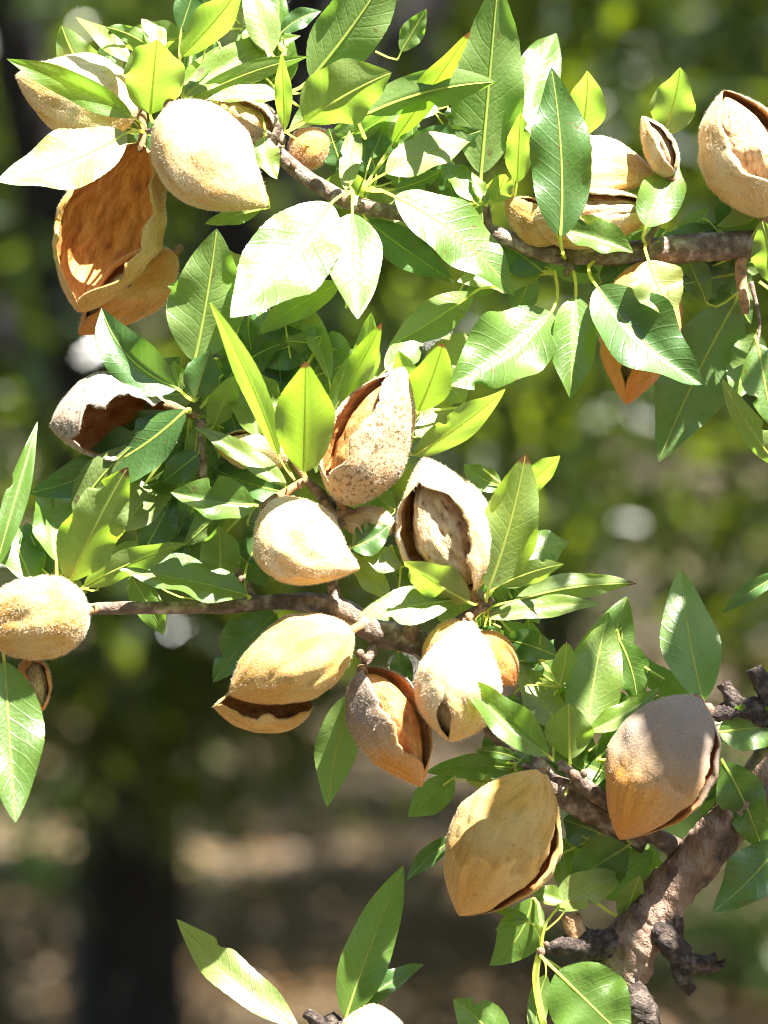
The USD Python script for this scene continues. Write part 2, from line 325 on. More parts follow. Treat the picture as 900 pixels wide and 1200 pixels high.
def tree_copy(src, x, y, sc, rot, label, group=None):
    c = UsdGeom.Xform.Define(stage, numbered('/World', 'almond_tree'))
    c.GetPrim().GetReferences().AddInternalReference(src); c.GetPrim().SetInstanceable(True)
    c.ClearXformOpOrder()
    UsdGeom.XformCommonAPI(c.GetPrim()).SetTranslate(Gf.Vec3d(x, y, 0)); UsdGeom.XformCommonAPI(c.GetPrim()).SetRotate(Gf.Vec3f(0, 0, rot)); UsdGeom.XformCommonAPI(c.GetPrim()).SetScale(Gf.Vec3f(sc, sc, sc))
    tag(c.GetPrim(), label, 'tree', group)
for i, (x, y, sc, where) in enumerate([(-3.5, .6, 1.3, 'left of the camera'), (3.9, 1.5, 1.3, 'right of the camera'), (-.9, -5.0, 1.3, 'behind the camera'), (-3.9, -3.4, 1.3, 'behind the camera on its left'), (4.4, -3.9, 1.25, 'behind the camera on its right'),
                               (-4.4, 5.2, 1.3, 'on the left beyond the dark trunk'), (4.9, 5.6, 1.3, 'on the right, nearer than the far row'), (-4.2, 10.5, 1.2, 'at the left end of the far row'), (5, 12, 1.2, 'at the right end of the far row'), (0, 21, 1.4, 'closing the row at the far end')]):
    tree_copy('/World/almond_tree' + ('' if i % 2 else '_001'), x, y, sc, 67 * i + 20, 'leafy almond tree standing ' + where)

# fallen leaves on the floor in view
r = np.random.default_rng(5)
nl = 14000
Dl = r.uniform(5.5, 15, nl); pos = np.stack([r.uniform(-.16, .16, nl) * Dl, -1.3 + Dl, r.uniform(.01, .05, nl)], 1)
v, f = leaf_cloud(pos, r.uniform(.04, .075, nl), r, flat=.85)
g = usdkit.mesh(stage, '/World/fallen_leaves', (v, f), usdkit.material(stage, LP('fallen_leaf'), {'g': ('geometry', {}), 'r': ('rgb_ramp', {'ramp': [(0, [.13, .075, .03]), (.5, [.36, .225, .085]), (.8, [.58, .40, .17]), (1, [.16, .17, .03])]}), 'p': ('principled_bsdf', {'roughness': .5})}, [('g.random_per_island', 'r.fac'), ('r.color', 'p.base_color')], surface='p.BSDF'))
tag(g.GetPrim(), 'dry tan leaves scattered over the orchard floor', 'leaf litter', kind='stuff')


# low weeds on the floor in the lower right
def weeds(px, D, n, h, seed, label):
    r = np.random.default_rng(seed); c = np.array([bg_x(px, D), -1.3 + D, 0.0])
    t = thing('weed_clump', c, label, 'weeds')
    p = np.stack([r.normal(0, .16, n), r.normal(0, .16, n), r.uniform(0, h, n)], 1)
    v, f = leaf_cloud(p, r.uniform(.05, .10, n), r)
    part(t, 'foliage', v + c, f, LEAF['mid'], smooth=False, kind='stuff', uv=np.zeros((len(v), 2)))
weeds(880, 8.4, 420, .42, 61, 'blurred green weeds on the floor at the lower right, behind the thick branch')
weeds(790, 10.4, 380, .35, 62, 'blurred green weeds farther back, left of the nearer weeds')
weeds(60, 9.6, 260, .28, 63, 'blurred yellow green weeds on the floor left of the dark trunk')


# ---------------------------------------------------------------- branches, leaves
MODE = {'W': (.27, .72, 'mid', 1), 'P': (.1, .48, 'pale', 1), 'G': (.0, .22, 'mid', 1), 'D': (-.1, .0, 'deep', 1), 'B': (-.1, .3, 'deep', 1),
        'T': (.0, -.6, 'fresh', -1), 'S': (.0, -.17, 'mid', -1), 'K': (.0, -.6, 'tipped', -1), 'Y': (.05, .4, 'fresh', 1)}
lr = np.random.default_rng(21)


def make_leaf(par, nodes, spec):
    bx, by, tx, ty, W, bow, mode, dep = spec[:8]
    o = spec[8] if len(spec) > 8 else {}
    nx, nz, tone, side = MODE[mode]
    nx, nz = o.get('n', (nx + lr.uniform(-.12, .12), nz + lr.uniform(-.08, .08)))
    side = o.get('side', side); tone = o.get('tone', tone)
    fold = math.radians(o.get('fold', lr.uniform(8, 20))); curl = o.get('curl', lr.uniform(-.14, .34))
    n_, m_ = 42, 9
    u = np.linspace(0, 1, n_)
    b, t = np.array([bx, -by], float), np.array([tx, -ty], float)
    L = np.linalg.norm(t - b); d = (t - b) / L; pr = np.array([d[1], -d[0]])      # to the right of travel as seen on screen
    xy = b + (t - b) * u[:, None] + pr * (4 * bow * u * (1 - u))[:, None]
    y = dep + (xy[:, 0] - bx) * nx + (xy[:, 1] + by) * nz + curl * L * u ** 2 * (1 if nz > -.1 else -1) + o.get('arch', 0) * L * 4 * u * (1 - u)
    mid = np.stack([xy[:, 0], y, xy[:, 1]], 1)                                     # x right, y away, z up (pixels)
    T = np.gradient(mid, axis=0); T /= np.linalg.norm(T, axis=1)[:, None]
    nrm = np.array([nx, -1, nz]); nrm /= np.linalg.norm(nrm)
    S = np.cross(T, nrm); S /= np.linalg.norm(S, axis=1)[:, None]
    tw = math.radians(o.get('twist', lr.uniform(-14, 14))) * (u - .35)
    N = np.cross(S, T)
    S, N = S * np.cos(tw)[:, None] + N * np.sin(tw)[:, None], N * np.cos(tw)[:, None] - S * np.sin(tw)[:, None]
    if (N @ nrm).mean() < 0: N = -N
    perp = np.abs(S[:, 0] * pr[0] + S[:, 2] * pr[1]).mean()
    k = min(1.7, 1 / max(perp, .3)) / math.cos(fold) ** .7
    pk, q = o.get('pk', .82), o.get('q', .85)
    W = W * 1.07
    bite = (lr.uniform(.25, .9), lr.uniform(.25, .6), lr.choice([-1, 1])) if lr.random() < .22 else None
    w = W / 2 * k * np.sin(np.pi * np.clip(u, 0, 1) ** pk) ** q * (1 - .10 * u)
    w = np.maximum(w, .25)
    ser = 1 + lr.uniform(.015, .05) * (np.abs(((u * L / 7.5) % 1) - .3) - .3) * (u > .12)
    wob = 1 + .06 * np.sin(u * 9 + lr.uniform(0, 6)) * np.sin(np.pi * u)
    Uv = N * side
    vv = np.linspace(-1, 1, m_)
    ph1, ph2, fq = lr.uniform(0, 6.3), lr.uniform(0, 6.3), lr.uniform(1.2, 2.6)
    V = np.zeros((n_, m_, 3)); uv = np.zeros((n_, m_, 2))
    for j, x in enumerate(vv):
        ww = w * (ser if abs(x) > .9 else 1) * wob * (1 + o.get('asym', 0) * np.sign(x))
        if bite and x * bite[2] > .4: ww = ww * (1 - bite[1] * (abs(x) - .4) / .6 * np.exp(-(np.abs(u - bite[0]) / .035) ** 3))
        lift = np.abs(x) * math.sin(fold) * ww - .10 * ww * x * x
        lift = lift + o.get('wave', lr.uniform(.05, .15)) * W * x * x * np.sin(2 * np.pi * fq * u + (ph1 if x < 0 else ph2)) * np.sin(np.pi * u)
        V[:, j] = mid + S * (x * ww * math.cos(fold))[:, None] + Uv * lift[:, None]
        uv[:, j, 0] = u; uv[:, j, 1] = (x + 1) / 2
    f = grid_faces(n_, m_)
    e1, e2 = V[20, 4] - V[20, 3], V[21, 3] - V[20, 3]
    # world is (x, y away, z up): right handed, so orientation is as computed here
    fn = np.cross(V.reshape(-1, 3)[f[0, 1]] - V.reshape(-1, 3)[f[0, 0]], V.reshape(-1, 3)[f[0, 2]] - V.reshape(-1, 3)[f[0, 0]])
    fi = (20 * (m_ - 1) + 4)
    A_, B_, C_ = (V.reshape(-1, 3)[f[fi, c]] for c in range(3))
    if np.cross(B_ - A_, C_ - A_) @ Uv[20] < 0: f = f[:, ::-1]
    px = V.reshape(-1, 3)[:, [0, 2, 1]] * [1, -1, 1]
    pts = at(px)
    # the vertex at the leaf's foot is the part's place
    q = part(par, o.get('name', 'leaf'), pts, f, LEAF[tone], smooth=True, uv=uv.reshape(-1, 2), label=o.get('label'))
    # stalk and midrib
    foot = mid[0][[0, 2, 1]] * [1, -1, 1]
    rib = mid[::4][:, [0, 2, 1]] * [1, -1, 1]
    r0 = max(.9, min(1.7, W / 34))
    lst = [(*p, r0 * (1 - .75 * i / len(rib))) for i, p in enumerate(rib)]
    if o.get('stalk', True):
        c = min(nodes, key=lambda n: (n[0] - foot[0]) ** 2 + (n[1] - foot[1]) ** 2) if 'to' not in o else o['to']
        c = np.array(c[:3], float); gap = np.linalg.norm(c[:2] - foot[:2])
        back = foot + np.array([-d[0], d[1], -(mid[3, 1] - mid[0, 1]) / max(np.linalg.norm(mid[3] - mid[0]), 1)]) * min(12, gap * .5 + 3)
        if gap < 75 or 'to' in o: lst = [(*c, r0 * 1.25), (*(back * .7 + c * .3), r0 * 1.15)] + lst
        else: lst = [(*(foot + (c - foot) * 30 / gap), r0 * 1.2), (*back, r0 * 1.1)] + lst
    v, f = tube(lst, 6, n=22, cap=False)
    part(q, 'leaf_stalk', v, f, STALK)


WOOD = []
def branch(name, origin_px, label, wood, leaves, nodes, mats=None):
    t = thing(name, at(origin_px), label, 'branch')
    for w in wood:
        nm, m, pts, rough = w[:4]
        WOOD.extend((SHIFT[0], *q[:3]) for q in catmull(pts, 40))
        v, f = tube(pts, 20 if pts[0][3] > 5 else 8, rough=rough, seed=len(pts) + int(pts[0][0]) % 17, freq=w[4] if len(w) > 4 else 1)
        part(t, nm, v, f, m)
    for s in leaves: make_leaf(t, nodes, s)
    return t


def buds(par, spots):
    for (x, y, d, r_) in spots:
        m = trimesh.creation.icosphere(2, 1.0)
        v = m.vertices * [.85, 1.0, .85]; v = v * np.array([1, 1.35, 1]) * (1 - .45 * np.clip(-v[:, 1:2], 0, 1)); v = v * (1 + .18 * (meshkit.fbm(v * 1.6 + x, 3, 4) - .5))[:, None]
        part(par, 'bud', at(v * r_ + [x, y, d])[:, :], m.faces[:, ::-1] if False else m.faces[:, ::-1], BUD)


SHIFT[0] = 55.0
U_NODES = [(168, 155, 0), (190, 140, -10), (206, 112, -12), (215, 108, -8), (255, 120, -5), (312, 158, -12), (335, 155, -12), (330, 110, 0), (335, 60, 8), (414, 225, -12), (425, 222, -10), (565, 238, -6), (575, 245, -6), (600, 235, 0), (662, 302, -12), (672, 318, -12), (690, 312, -12),
           (757, 285, -18), (770, 285, -10), (862, 345, -10), (866, 300, -10), (890, 330, -10), (885, 395, -12), (650, 318, -2)]
U_LEAVES = [
    (155, 137, 8, 69, 36, 4, 'D', -48, {'fold': 22, 'n': (-.25, -.05), 'tone': 'mid'}), (148, 156, -4, 212, 66, -8, 'P', -62, {'n': (.15, .6)}), (176, 134, 184, 46, 74, 0, 'T', -40), (153, 73, 89, 20, 22, 2, 'Y', -34, {'n': (.2, .6)}),
    (178, 57, 124, 32, 22, 4, 'S', -22), (192, 56, 166, 22, 24, 0, 'P', -24, {'n': (.2, .6)}), (212, 66, 284, -18, 42, 3, 'T', -28), (318, 62, 290, -32, 40, 0, 'P', -12, {'n': (0, .35)}),
    (326, 48, 327, -22, 24, 0, 'G', 10), (330, 38, 376, 13, 24, -4, 'D', 10, {'fold': 25}), (217, 113, 352, 42, 38, -10, 'Y', -22, {'n': (.2, .45), 'fold': 22}), (224, 117, 362, 66, 26, -6, 'S', -10),
    (204, 110, 257, 54, 22, 2, 'Y', -20, {'fold': 34}), (333, 112, 242, 117, 22, 5, 'Y', -24, {'n': (.2, .6)}), (334, 152, 330, 62, 20, 0, 'T', -16), (357, 143, 459, 85, 76, -4, 'T', -52),
    (364, 92, 464, -48, 78, 4, 'S', 6, {'tone': 'mid'}), (430, 133, 581, 96, 50, -8, 'S', -26, {'fold': 34}), (564, 204, 584, -24, 82, 0, 'S', 0), (460, 168, 552, 36, 30, 0, 'T', 14, {'tone': 'tipped'}),
    (514, 128, 432, 142, 30, 4, 'W', 22), (441, 206, 426, 140, 50, 0, 'D', 26), (470, 172, 566, 152, 40, 4, 'D', 16), (520, 134, 574, 150, 26, -2, 'W', 12), (452, 203, 554, 163, 44, -4, 'P', -40, {'n': (.15, .55)}),
    (555, 236, 516, 186, 28, 2, 'W', -14), (462, 222, 520, 198, 22, 3, 'G', -4, {'tone': 'deep'}), (571, 238, 553, 202, 16, 0, 'Y', -16), (580, 238, 592, 204, 32, 0, 'T', -12),
    (608, 165, 652, 39, 64, -6, 'W', 2), (606, 214, 610, 132, 32, 0, 'T', -4), (657, 278, 646, 79, 72, 6, 'D', -92, {'n': (-.1, .05), 'curl': .02}), (680, 162, 688, 83, 44, 3, 'T', -6),
    (777, 158, 797, 79, 50, 3, 'S', 0, {'tone': 'fresh'}), (757, 266, 794, 190, 54, 0, 'G', -52, {'n': (.1, .35), 'fold': 16}), (775, 282, 848, 262, 24, 3, 'B', 0, {'fold': 24}), (888, 252, 840, 264, 34, -6, 'T', -14),
    (912, 335, 893, 258, 44, 0, 'T', -16), (661, 270, 742, 296, 42, -3, 'B', -50, {'fold': 36, 'tone': 'mid', 'n': (.1, .4)}), (462, 230, 603, 347, 64, -12, 'W', -64, {'n': (.2, .62), 'curl': .3}), (430, 258, 532, 330, 42, 2, 'D', 14),
    (636, 318, 580, 284, 48, 3, 'D', 8), (634, 322, 536, 330, 40, 4, 'P', 22), (554, 344, 455, 406, 44, -2, 'S', -8, {'fold': 26, 'tone': 'fresh'}), (646, 366, 526, 452, 90, -8, 'P', -52, {'n': (.2, .62), 'fold': 24, 'tone': 'mid'}),
    (560, 396, 486, 468, 52, 4, 'P', 24), (675, 348, 668, 467, 54, 0, 'W', -46, {'fold': 20}), (700, 336, 824, 451, 84, 10, 'W', -58, {'n': (.0, .5), 'fold': 34, 'tone': 'deep'}), (760, 305, 788, 372, 62, 2, 'P', -66),
    (863, 352, 772, 541, 88, 4, 'S', 20, {'tone': 'deep'}), (864, 320, 796, 334, 52, 0, 'S', 26, {'tone': 'deep'}), (914, 548, 846, 443, 32, -4, 'T', -12, {'to': (935, 560, 0)}), (888, 403, 906, 502, 50, 0, 'B', -30, {'tone': 'mid'}),
    (388, 238, 270, 372, 96, -6, 'W', -70, {'curl': .0}), (413, 250, 419, 374, 68, 2, 'W', -76, {'fold': 14, 'curl': 0}),
    (640, 275, 700, 320, 40, 0, 'G', 24, {'tone': 'deep'}), (815, 275, 880, 380, 70, 0, 'S', 36, {'tone': 'deep'}), (888, 390, 860, 470, 46, 0, 'S', 16, {'tone': 'mid'}), (520, 250, 470, 300, 36, 0, 'D', 30), (240, 130, 262, 205, 26, 0, 'S', -4),
    (310, 160, 325, 210, 30, 4, 'Y', -30), (400, 195, 385, 150, 40, 0, 'D', 30), (470, 60, 500, 10, 0.1 + 26, 0, 'S', 34), (258, 20, 262, -30, 24, 0, 'S', 20), (305, 245, 240, 262, 22, 0, 'S', 0, {'tone': 'fresh'}),
    (625, 320, 600, 375, 34, 0, 'S', 30, {'tone': 'deep'}), (720, 300, 740, 352, 52, 0, 'D', 16), (240, 60, 232, 8, 22, 0, 'T', -6), (405, 222, 418, 140, 26, 0, 'P', -4), (545, 345, 602, 320, 22, 0, 'G', 30)]
ub = branch('almond_branch', (860, 290, 0), 'grey brown almond branch running across the top, over white sunlit drooping leaves',
    [('bough', BARK, [(990, 268, 0, 19), (900, 285, 0, 18), (800, 291, 2, 17), (710, 298, 3, 13), (640, 296, 4, 11), (575, 272, 2, 9), (500, 256, 3, 8), (420, 240, 0, 9), (370, 215, -2, 9), (332, 186, -2, 9), (312, 165, 0, 8)], .16),
     ('twig', BARK, [(314, 168, 0, 6), (275, 158, 4, 5), (225, 150, 4, 4), (168, 154, 0, 3)], .2), ('twig', BARK, [(318, 172, 0, 7), (326, 150, -6, 5), (334, 118, -4, 3), (334, 60, 6, 2)], .2),
     ('twig', BARK, [(255, 152, 4, 3.5), (225, 128, -4, 3), (206, 112, -10, 2.2)], .2), ('twig', BARK, [(575, 274, 2, 6), (571, 255, -3, 5), (570, 240, -6, 4)], .25), ('twig', BARK, [(762, 294, 0, 8), (758, 284, -12, 5), (772, 262, -6, 3.5), (800, 230, 0, 3)], .25),
     ('twig', BARK, [(664, 300, 0, 8), (670, 316, -12, 5)], .2), ('twig', DRY, [(872, 280, 0, 7), (868, 320, -8, 6), (872, 350, -10, 6), (874, 368, -10, 4)], .5), ('twig', BARK, [(880, 330, -6, 3), (890, 375, -10, 2), (888, 402, -14, 1.5)], .2)],
    U_LEAVES, U_NODES)
def filler(par, nodes, regions, seed, d0=18, d1=60):
    r = np.random.default_rng(seed)
    for (x0, y0, x1, y1, n) in regions:
        for _ in range(n):
            x, y = r.uniform(x0, x1), r.uniform(y0, y1); a = r.uniform(0, 2 * np.pi); L = r.uniform(42, 88)
            m_ = r.choice(['D', 'S', 'G', 'T', 'P', 'D', 'S'])
            make_leaf(par, nodes, (x, y, x + L * math.cos(a), y + L * math.sin(a), L * r.uniform(.38, .58), r.uniform(-6, 6), m_, r.uniform(d0, d1), {'tone': 'mid' if m_ == 'D' and r.random() < .5 else MODE[m_][2]}))
filler(ub, U_NODES, [(200, 10, 340, 120, 18), (100, 60, 200, 160, 6), (490, 60, 600, 200, 6), (800, 230, 900, 330, 5), (360, 110, 470, 230, 7), (470, 190, 580, 290, 5), (560, 290, 720, 370, 4), (790, 260, 900, 420, 9), (180, 90, 300, 180, 5)], 3)
buds(ub, [(322, 165, -14, 5.5), (331, 164, -15, 5), (326, 178, -15, 5), (318, 176, -14, 5), (305, 178, -12, 4.5), (424, 240, -16, 5), (404, 232, -14, 8), (344, 192, -14, 5), (664, 318, -16, 5), (758, 280, -20, 6)])

SHIFT[0] = -55.0
M_NODES = [(222, 485, 0), (232, 488, -4), (235, 478, -6), (228, 470, -4), (345, 562, -16), (357, 560, -18), (335, 570, -14), (300, 592, -12), (66, 682, -30), (84, 686, -28), (100, 690, -20), (259, 704, -4), (290, 702, -6), (410, 640, 0), (415, 600, 0), (490, 480, 5), (430, 460, 8), (560, 705, -14), (570, 705, -14), (575, 712, -12),
           (540, 712, -14), (528, 706, -14), (470, 664, -8), (408, 806, 0), (322, 716, 6), (466, 762, -6), (640, 775, 0), (350, 480, 8), (385, 490, 2), (-20, 690, -10)]
M_LEAVES = [
    (228, 424, 254, 268, 86, 2, 'S', -12, {'to': (230, 470, -6)}), (208, 455, 119, 361, 60, -16, 'D', -22, {'fold': 32, 'n': (-.1, -.05)}), (228, 466, 246, 411, 42, 0, 'D', -30), (327, 535, 246, 354, 28, 5, 'T', -42), (302, 512, 288, 426, 64, 0, 'Y', -20, {'fold': 34, 'n': (.15, .35)}),
    (357, 554, 358, 424, 68, 0, 'K', -52, {'n': (0, -.45)}), (336, 570, 227, 500, 26, 4, 'Y', -46, {'n': (.1, .5)}), (336, 577, 247, 547, 42, -4, 'B', -14, {'fold': 26}), (299, 592, 200, 577, 54, -3, 'P', -42, {'fold': 36, 'tone': 'mid', 'n': (.1, .35)}), (232, 532, 190, 566, 34, 0, 'G', -2, {'tone': 'deep'}),
    (218, 480, 32, 578, 62, -16, 'B', -34, {'n': (-.35, .2), 'fold': 10}), (204, 485, 118, 530, 44, -4, 'B', -20, {'n': (-.3, .2)}), (88, 602, 158, 520, 44, -5, 'S', -14, {'tone': 'fresh'}), (82, 682, 150, 547, 70, -3, 'K', -48), (138, 622, 207, 518, 54, 6, 'P', -6),
    (66, 658, 60, 562, 56, 0, 'W', -34, {'fold': 26}), (-6, 668, 44, 494, 28, 0, 'G', -30, {'fold': 28, 'n': (.1, .1)}), (38, 682, 4, 605, 54, 0, 'W', -16), (98, 687, 218, 637, 32, -4, 'T', -34), (58, 684, 30, 612, 44, 0, 'D', 12), (290, 698, 140, 668, 46, 4, 'W', -20, {'n': (.25, .8)}), (168, 648, 206, 576, 44, 0, 'D', 16), (259, 684, 257, 616, 50, 0, 'S', 4),
    (490, 482, 519, 402, 48, 2, 'K', -6), (484, 534, 592, 456, 36, 4, 'T', 4, {'n': (0, -.35)}), (488, 512, 532, 462, 30, 0, 'P', 10), (452, 434, 496, 398, 34, 0, 'W', 14), (384, 492, 447, 379, 38, 2, 'S', -6, {'tone': 'tipped', 'fold': 26}), (424, 458, 435, 366, 32, 0, 'T', 6), (386, 446, 352, 334, 26, 0, 'P', 8, {'fold': 36, 'twist': 60}),
    (366, 398, 284, 422, 50, 0, 'D', 26), (398, 332, 302, 392, 36, 4, 'P', 32), (332, 500, 326, 402, 66, 0, 'D', 40), (573, 690, 616, 531, 70, 4, 'S', -42, {'tone': 'tipped', 'n': (0, -.2)}), (600, 584, 656, 534, 32, 0, 'T', 6), (550, 706, 474, 658, 44, -2, 'T', -42), (470, 664, 420, 640, 28, -3, 'P', -22),
    (530, 704, 420, 722, 42, 2, 'W', -40), (585, 686, 661, 661, 28, -3, 'S', -14, {'tone': 'fresh'}), (608, 655, 668, 636, 42, -4, 'W', 8), (603, 704, 746, 684, 34, -6, 'S', -14, {'tone': 'tipped', 'fold': 24}), (572, 724, 706, 708, 26, -5, 'Y', -26, {'n': (.1, .45)}), (652, 769, 583, 748, 36, 3, 'D', 4),
    (456, 702, 403, 643, 28, 0, 'P', -14), (412, 642, 455, 616, 38, 3, 'B', -20, {'fold': 28}), (408, 815, 383, 946, 48, 2, 'S', -8, {'n': (0, -.25), 'tone': 'mid'}), (324, 718, 250, 800, 54, 4, 'G', 24, {'tone': 'deep'}), (467, 765, 476, 812, 28, 0, 'D', -4),
    (355, 392, 400, 420, 36, 0, 'D', 36), (300, 470, 262, 400, 50, 0, 'D', 36), (180, 560, 240, 520, 44, 0, 'D', 20), (225, 600, 190, 650, 36, 0, 'D', 26), (460, 640, 500, 690, 40, 0, 'D', 20), (428, 470, 400, 420, 40, 0, 'D', 26), (290, 660, 320, 600, 40, 0, 'D', 16), (560, 735, 610, 780, 34, 0, 'D', 20), (190, 690, 150, 640, 26, 0, 'D', 20), (330, 470, 300, 350, 50, 0, 'D', 45), (545, 470, 500, 430, 40, 0, 'P', 30), (510, 700, 560, 650, 40, 0, 'D', 10), (265, 470, 290, 545, 34, 0, 'D', 10),
    (5, 775, 18, 964, 78, 0, 'P', -50, {'n': (.1, .3), 'tone': 'mid', 'to': (0, 745, -20)}), (265, 595, 215, 640, 30, 0, 'S', 10), (250, 500, 275, 440, 34, 0, 'T', -4), (232, 500, 225, 560, 26, 0, 'S', -8), (62, 682, 118, 610, 26, 0, 'S', -4)]
mb = branch('almond_branch', (440, 735, 0), 'thin brown almond branch across the middle, carrying most of the hulls',
    [('bough', BARK, [(-40, 728, -10, 6), (100, 714, -6, 7), (200, 712, -4, 8), (270, 710, -2, 9), (340, 705, 0, 10), (400, 714, 0, 14), (440, 740, 0, 16), (490, 754, 2, 16), (530, 790, 22, 15), (590, 860, 30, 15), (660, 930, 34, 16), (760, 985, 38, 17)], .22),
     ('twig', BARK, [(500, 752, 0, 9), (530, 735, -6, 8), (560, 714, -10, 6), (578, 702, -12, 4)], .3), ('twig', BARK, [(395, 706, 0, 8), (385, 660, 6, 7), (384, 610, 4, 7), (380, 585, 2, 7), (358, 562, -10, 5)], .3),
     ('twig', BARK, [(384, 610, 4, 6), (400, 560, 18, 5), (425, 500, 14, 4), (430, 455, 8, 3)], .2), ('twig', BARK, [(300, 708, 4, 6), (262, 640, 22, 5), (240, 570, 12, 5), (236, 520, 2, 6), (234, 490, -2, 7)], .3), ('twig', DRY, [(378, 590, 0, 7), (392, 604, -6, 6), (405, 596, -4, 5)], .6),
     ('twig', BARK, [(425, 500, 14, 3), (470, 500, 14, 3), (490, 482, 8, 2)], .2), ('twig', BARK, [(90, 712, -8, 4), (84, 700, -22, 3), (80, 686, -28, 2)], .2), ('twig', BARK, [(440, 755, 0, 8), (430, 775, -8, 5), (420, 785, -10, 4)], .3)],
    M_LEAVES, M_NODES)
filler(mb, M_NODES, [(200, 380, 420, 540, 22), (150, 520, 300, 680, 14), (120, 430, 230, 560, 6), (20, 590, 160, 690, 5), (400, 560, 600, 720, 9), (390, 440, 500, 500, 4), (240, 330, 380, 420, 6), (430, 740, 640, 800, 5)], 4)
buds(mb, [(422, 765, -16, 6), (428, 770, -15, 5), (482, 735, -16, 12), (460, 700, -10, 6), (236, 497, -8, 7), (557, 716, -18, 5), (568, 712, -18, 4), (576, 718, -16, 4), (400, 612, -10, 5), (352, 566, -20, 5)])

SHIFT[0] = -40.0
R_NODES = [(648, 890, -30), (668, 895, -26), (672, 905, -24), (690, 880, -20), (680, 868, -18), (700, 890, -14), (605, 895, -8), (655, 805, -8), (826, 826, -18), (838, 842, -18), (845, 862, -14), (846, 890, -14), (632, 1120, -30), (636, 1112, -28), (690, 985, 10), (735, 985, 10), (940, 670, 0), (925, 985, -10), (520, 920, 10), (533, 985, 4), (735, 1080, 6)]
R_LEAVES = [
    (643, 886, 539, 792, 48, -4, 'Y', -128, {'fold': 38, 'n': (.05, .3), 'tone': 'mid'}), (824, 822, 797, 667, 66, -3, 'G', -10, {'n': (.1, .28)}), (688, 862, 713, 717, 68, -3, 'P', -16, {'n': (.15, .38), 'tone': 'fresh'}), (690, 857, 773, 806, 28, 5, 'Y', -20, {'fold': 30}), (700, 888, 757, 828, 38, 4, 'G', -6, {'fold': 24}),
    (668, 890, 666, 824, 56, 0, 'T', -34, {'fold': 30, 'n': (.0, -.4)}), (662, 858, 607, 771, 42, -3, 'P', -4), (656, 802, 664, 751, 28, 2, 'K', -10, {'tone': 'tipped'}), (606, 902, 622, 878, 18, 0, 'G', -6), (842, 858, 928, 848, 56, 0, 'G', -20, {'n': (0, .15), 'tone': 'mid'}), (848, 894, 895, 1002, 54, -4, 'D', -22, {'tone': 'mid'}),
    (918, 985, 835, 1069, 60, -4, 'D', -40, {'n': (-.2, .15)}), (606, 900, 499, 905, 32, 4, 'D', 2, {'tone': 'mid'}), (606, 889, 557, 880, 15, 3, 'G', -4), (605, 898, 620, 877, 20, 0, 'G', -6), (532, 912, 478, 957, 40, 0, 'D', 16, {'tone': 'mid'}), (533, 982, 476, 1033, 24, 3, 'B', 6, {'fold': 34}), (624, 1052, 574, 1131, 50, -10, 'D', 8, {'tone': 'mid'}),
    (735, 992, 668, 1034, 62, 0, 'D', 8, {'tone': 'mid'}), (698, 1046, 764, 998, 62, 0, 'D', 14, {'tone': 'mid'}), (652, 1066, 730, 1026, 46, -4, 'P', -30, {'n': (0, .3), 'fold': 28, 'tone': 'pale', 'to': (634, 1112, -28)}), (660, 1056, 620, 1042, 24, 0, 'Y', -34, {'fold': 20, 'to': (640, 1090, -30)}), (730, 1078, 750, 1026, 30, 0, 'T', -2, {'to': (735, 1085, 10)}),
    (652, 1138, 738, 1222, 96, 0, 'G', -62, {'n': (-.1, .15), 'fold': 6, 'to': (632, 1118, -32)}), (640, 1142, 628, 1222, 26, 4, 'S', -36), (592, 1232, 531, 1171, 54, 4, 'G', -34, {'n': (-.1, .15), 'to': (620, 1260, -30)}), (916, 672, 847, 717, 22, 2, 'B', -10, {'fold': 36, 'n': (.2, .3)}), (620, 1080, 572, 1065, 12, 3, 'W', -24, {'to': (633, 1112, -28)}), (618, 1080, 580, 1090, 10, 3, 'W', -28, {'to': (633, 1112, -28)}),
    (760, 880, 705, 830, 40, 0, 'D', 10, {'tone': 'mid'}), (745, 905, 690, 965, 44, 0, 'D', 20), (700, 975, 660, 960, 50, 0, 'D', 14), (640, 860, 600, 820, 34, 0, 'D', 10), (845, 900, 800, 940, 40, 0, 'D', 16), (655, 930, 640, 890, 30, 0, 'D', 14), (670, 1150, 700, 1210, 40, 0, 'G', -20), (740, 850, 775, 815, 22, 0, 'G', 4)]
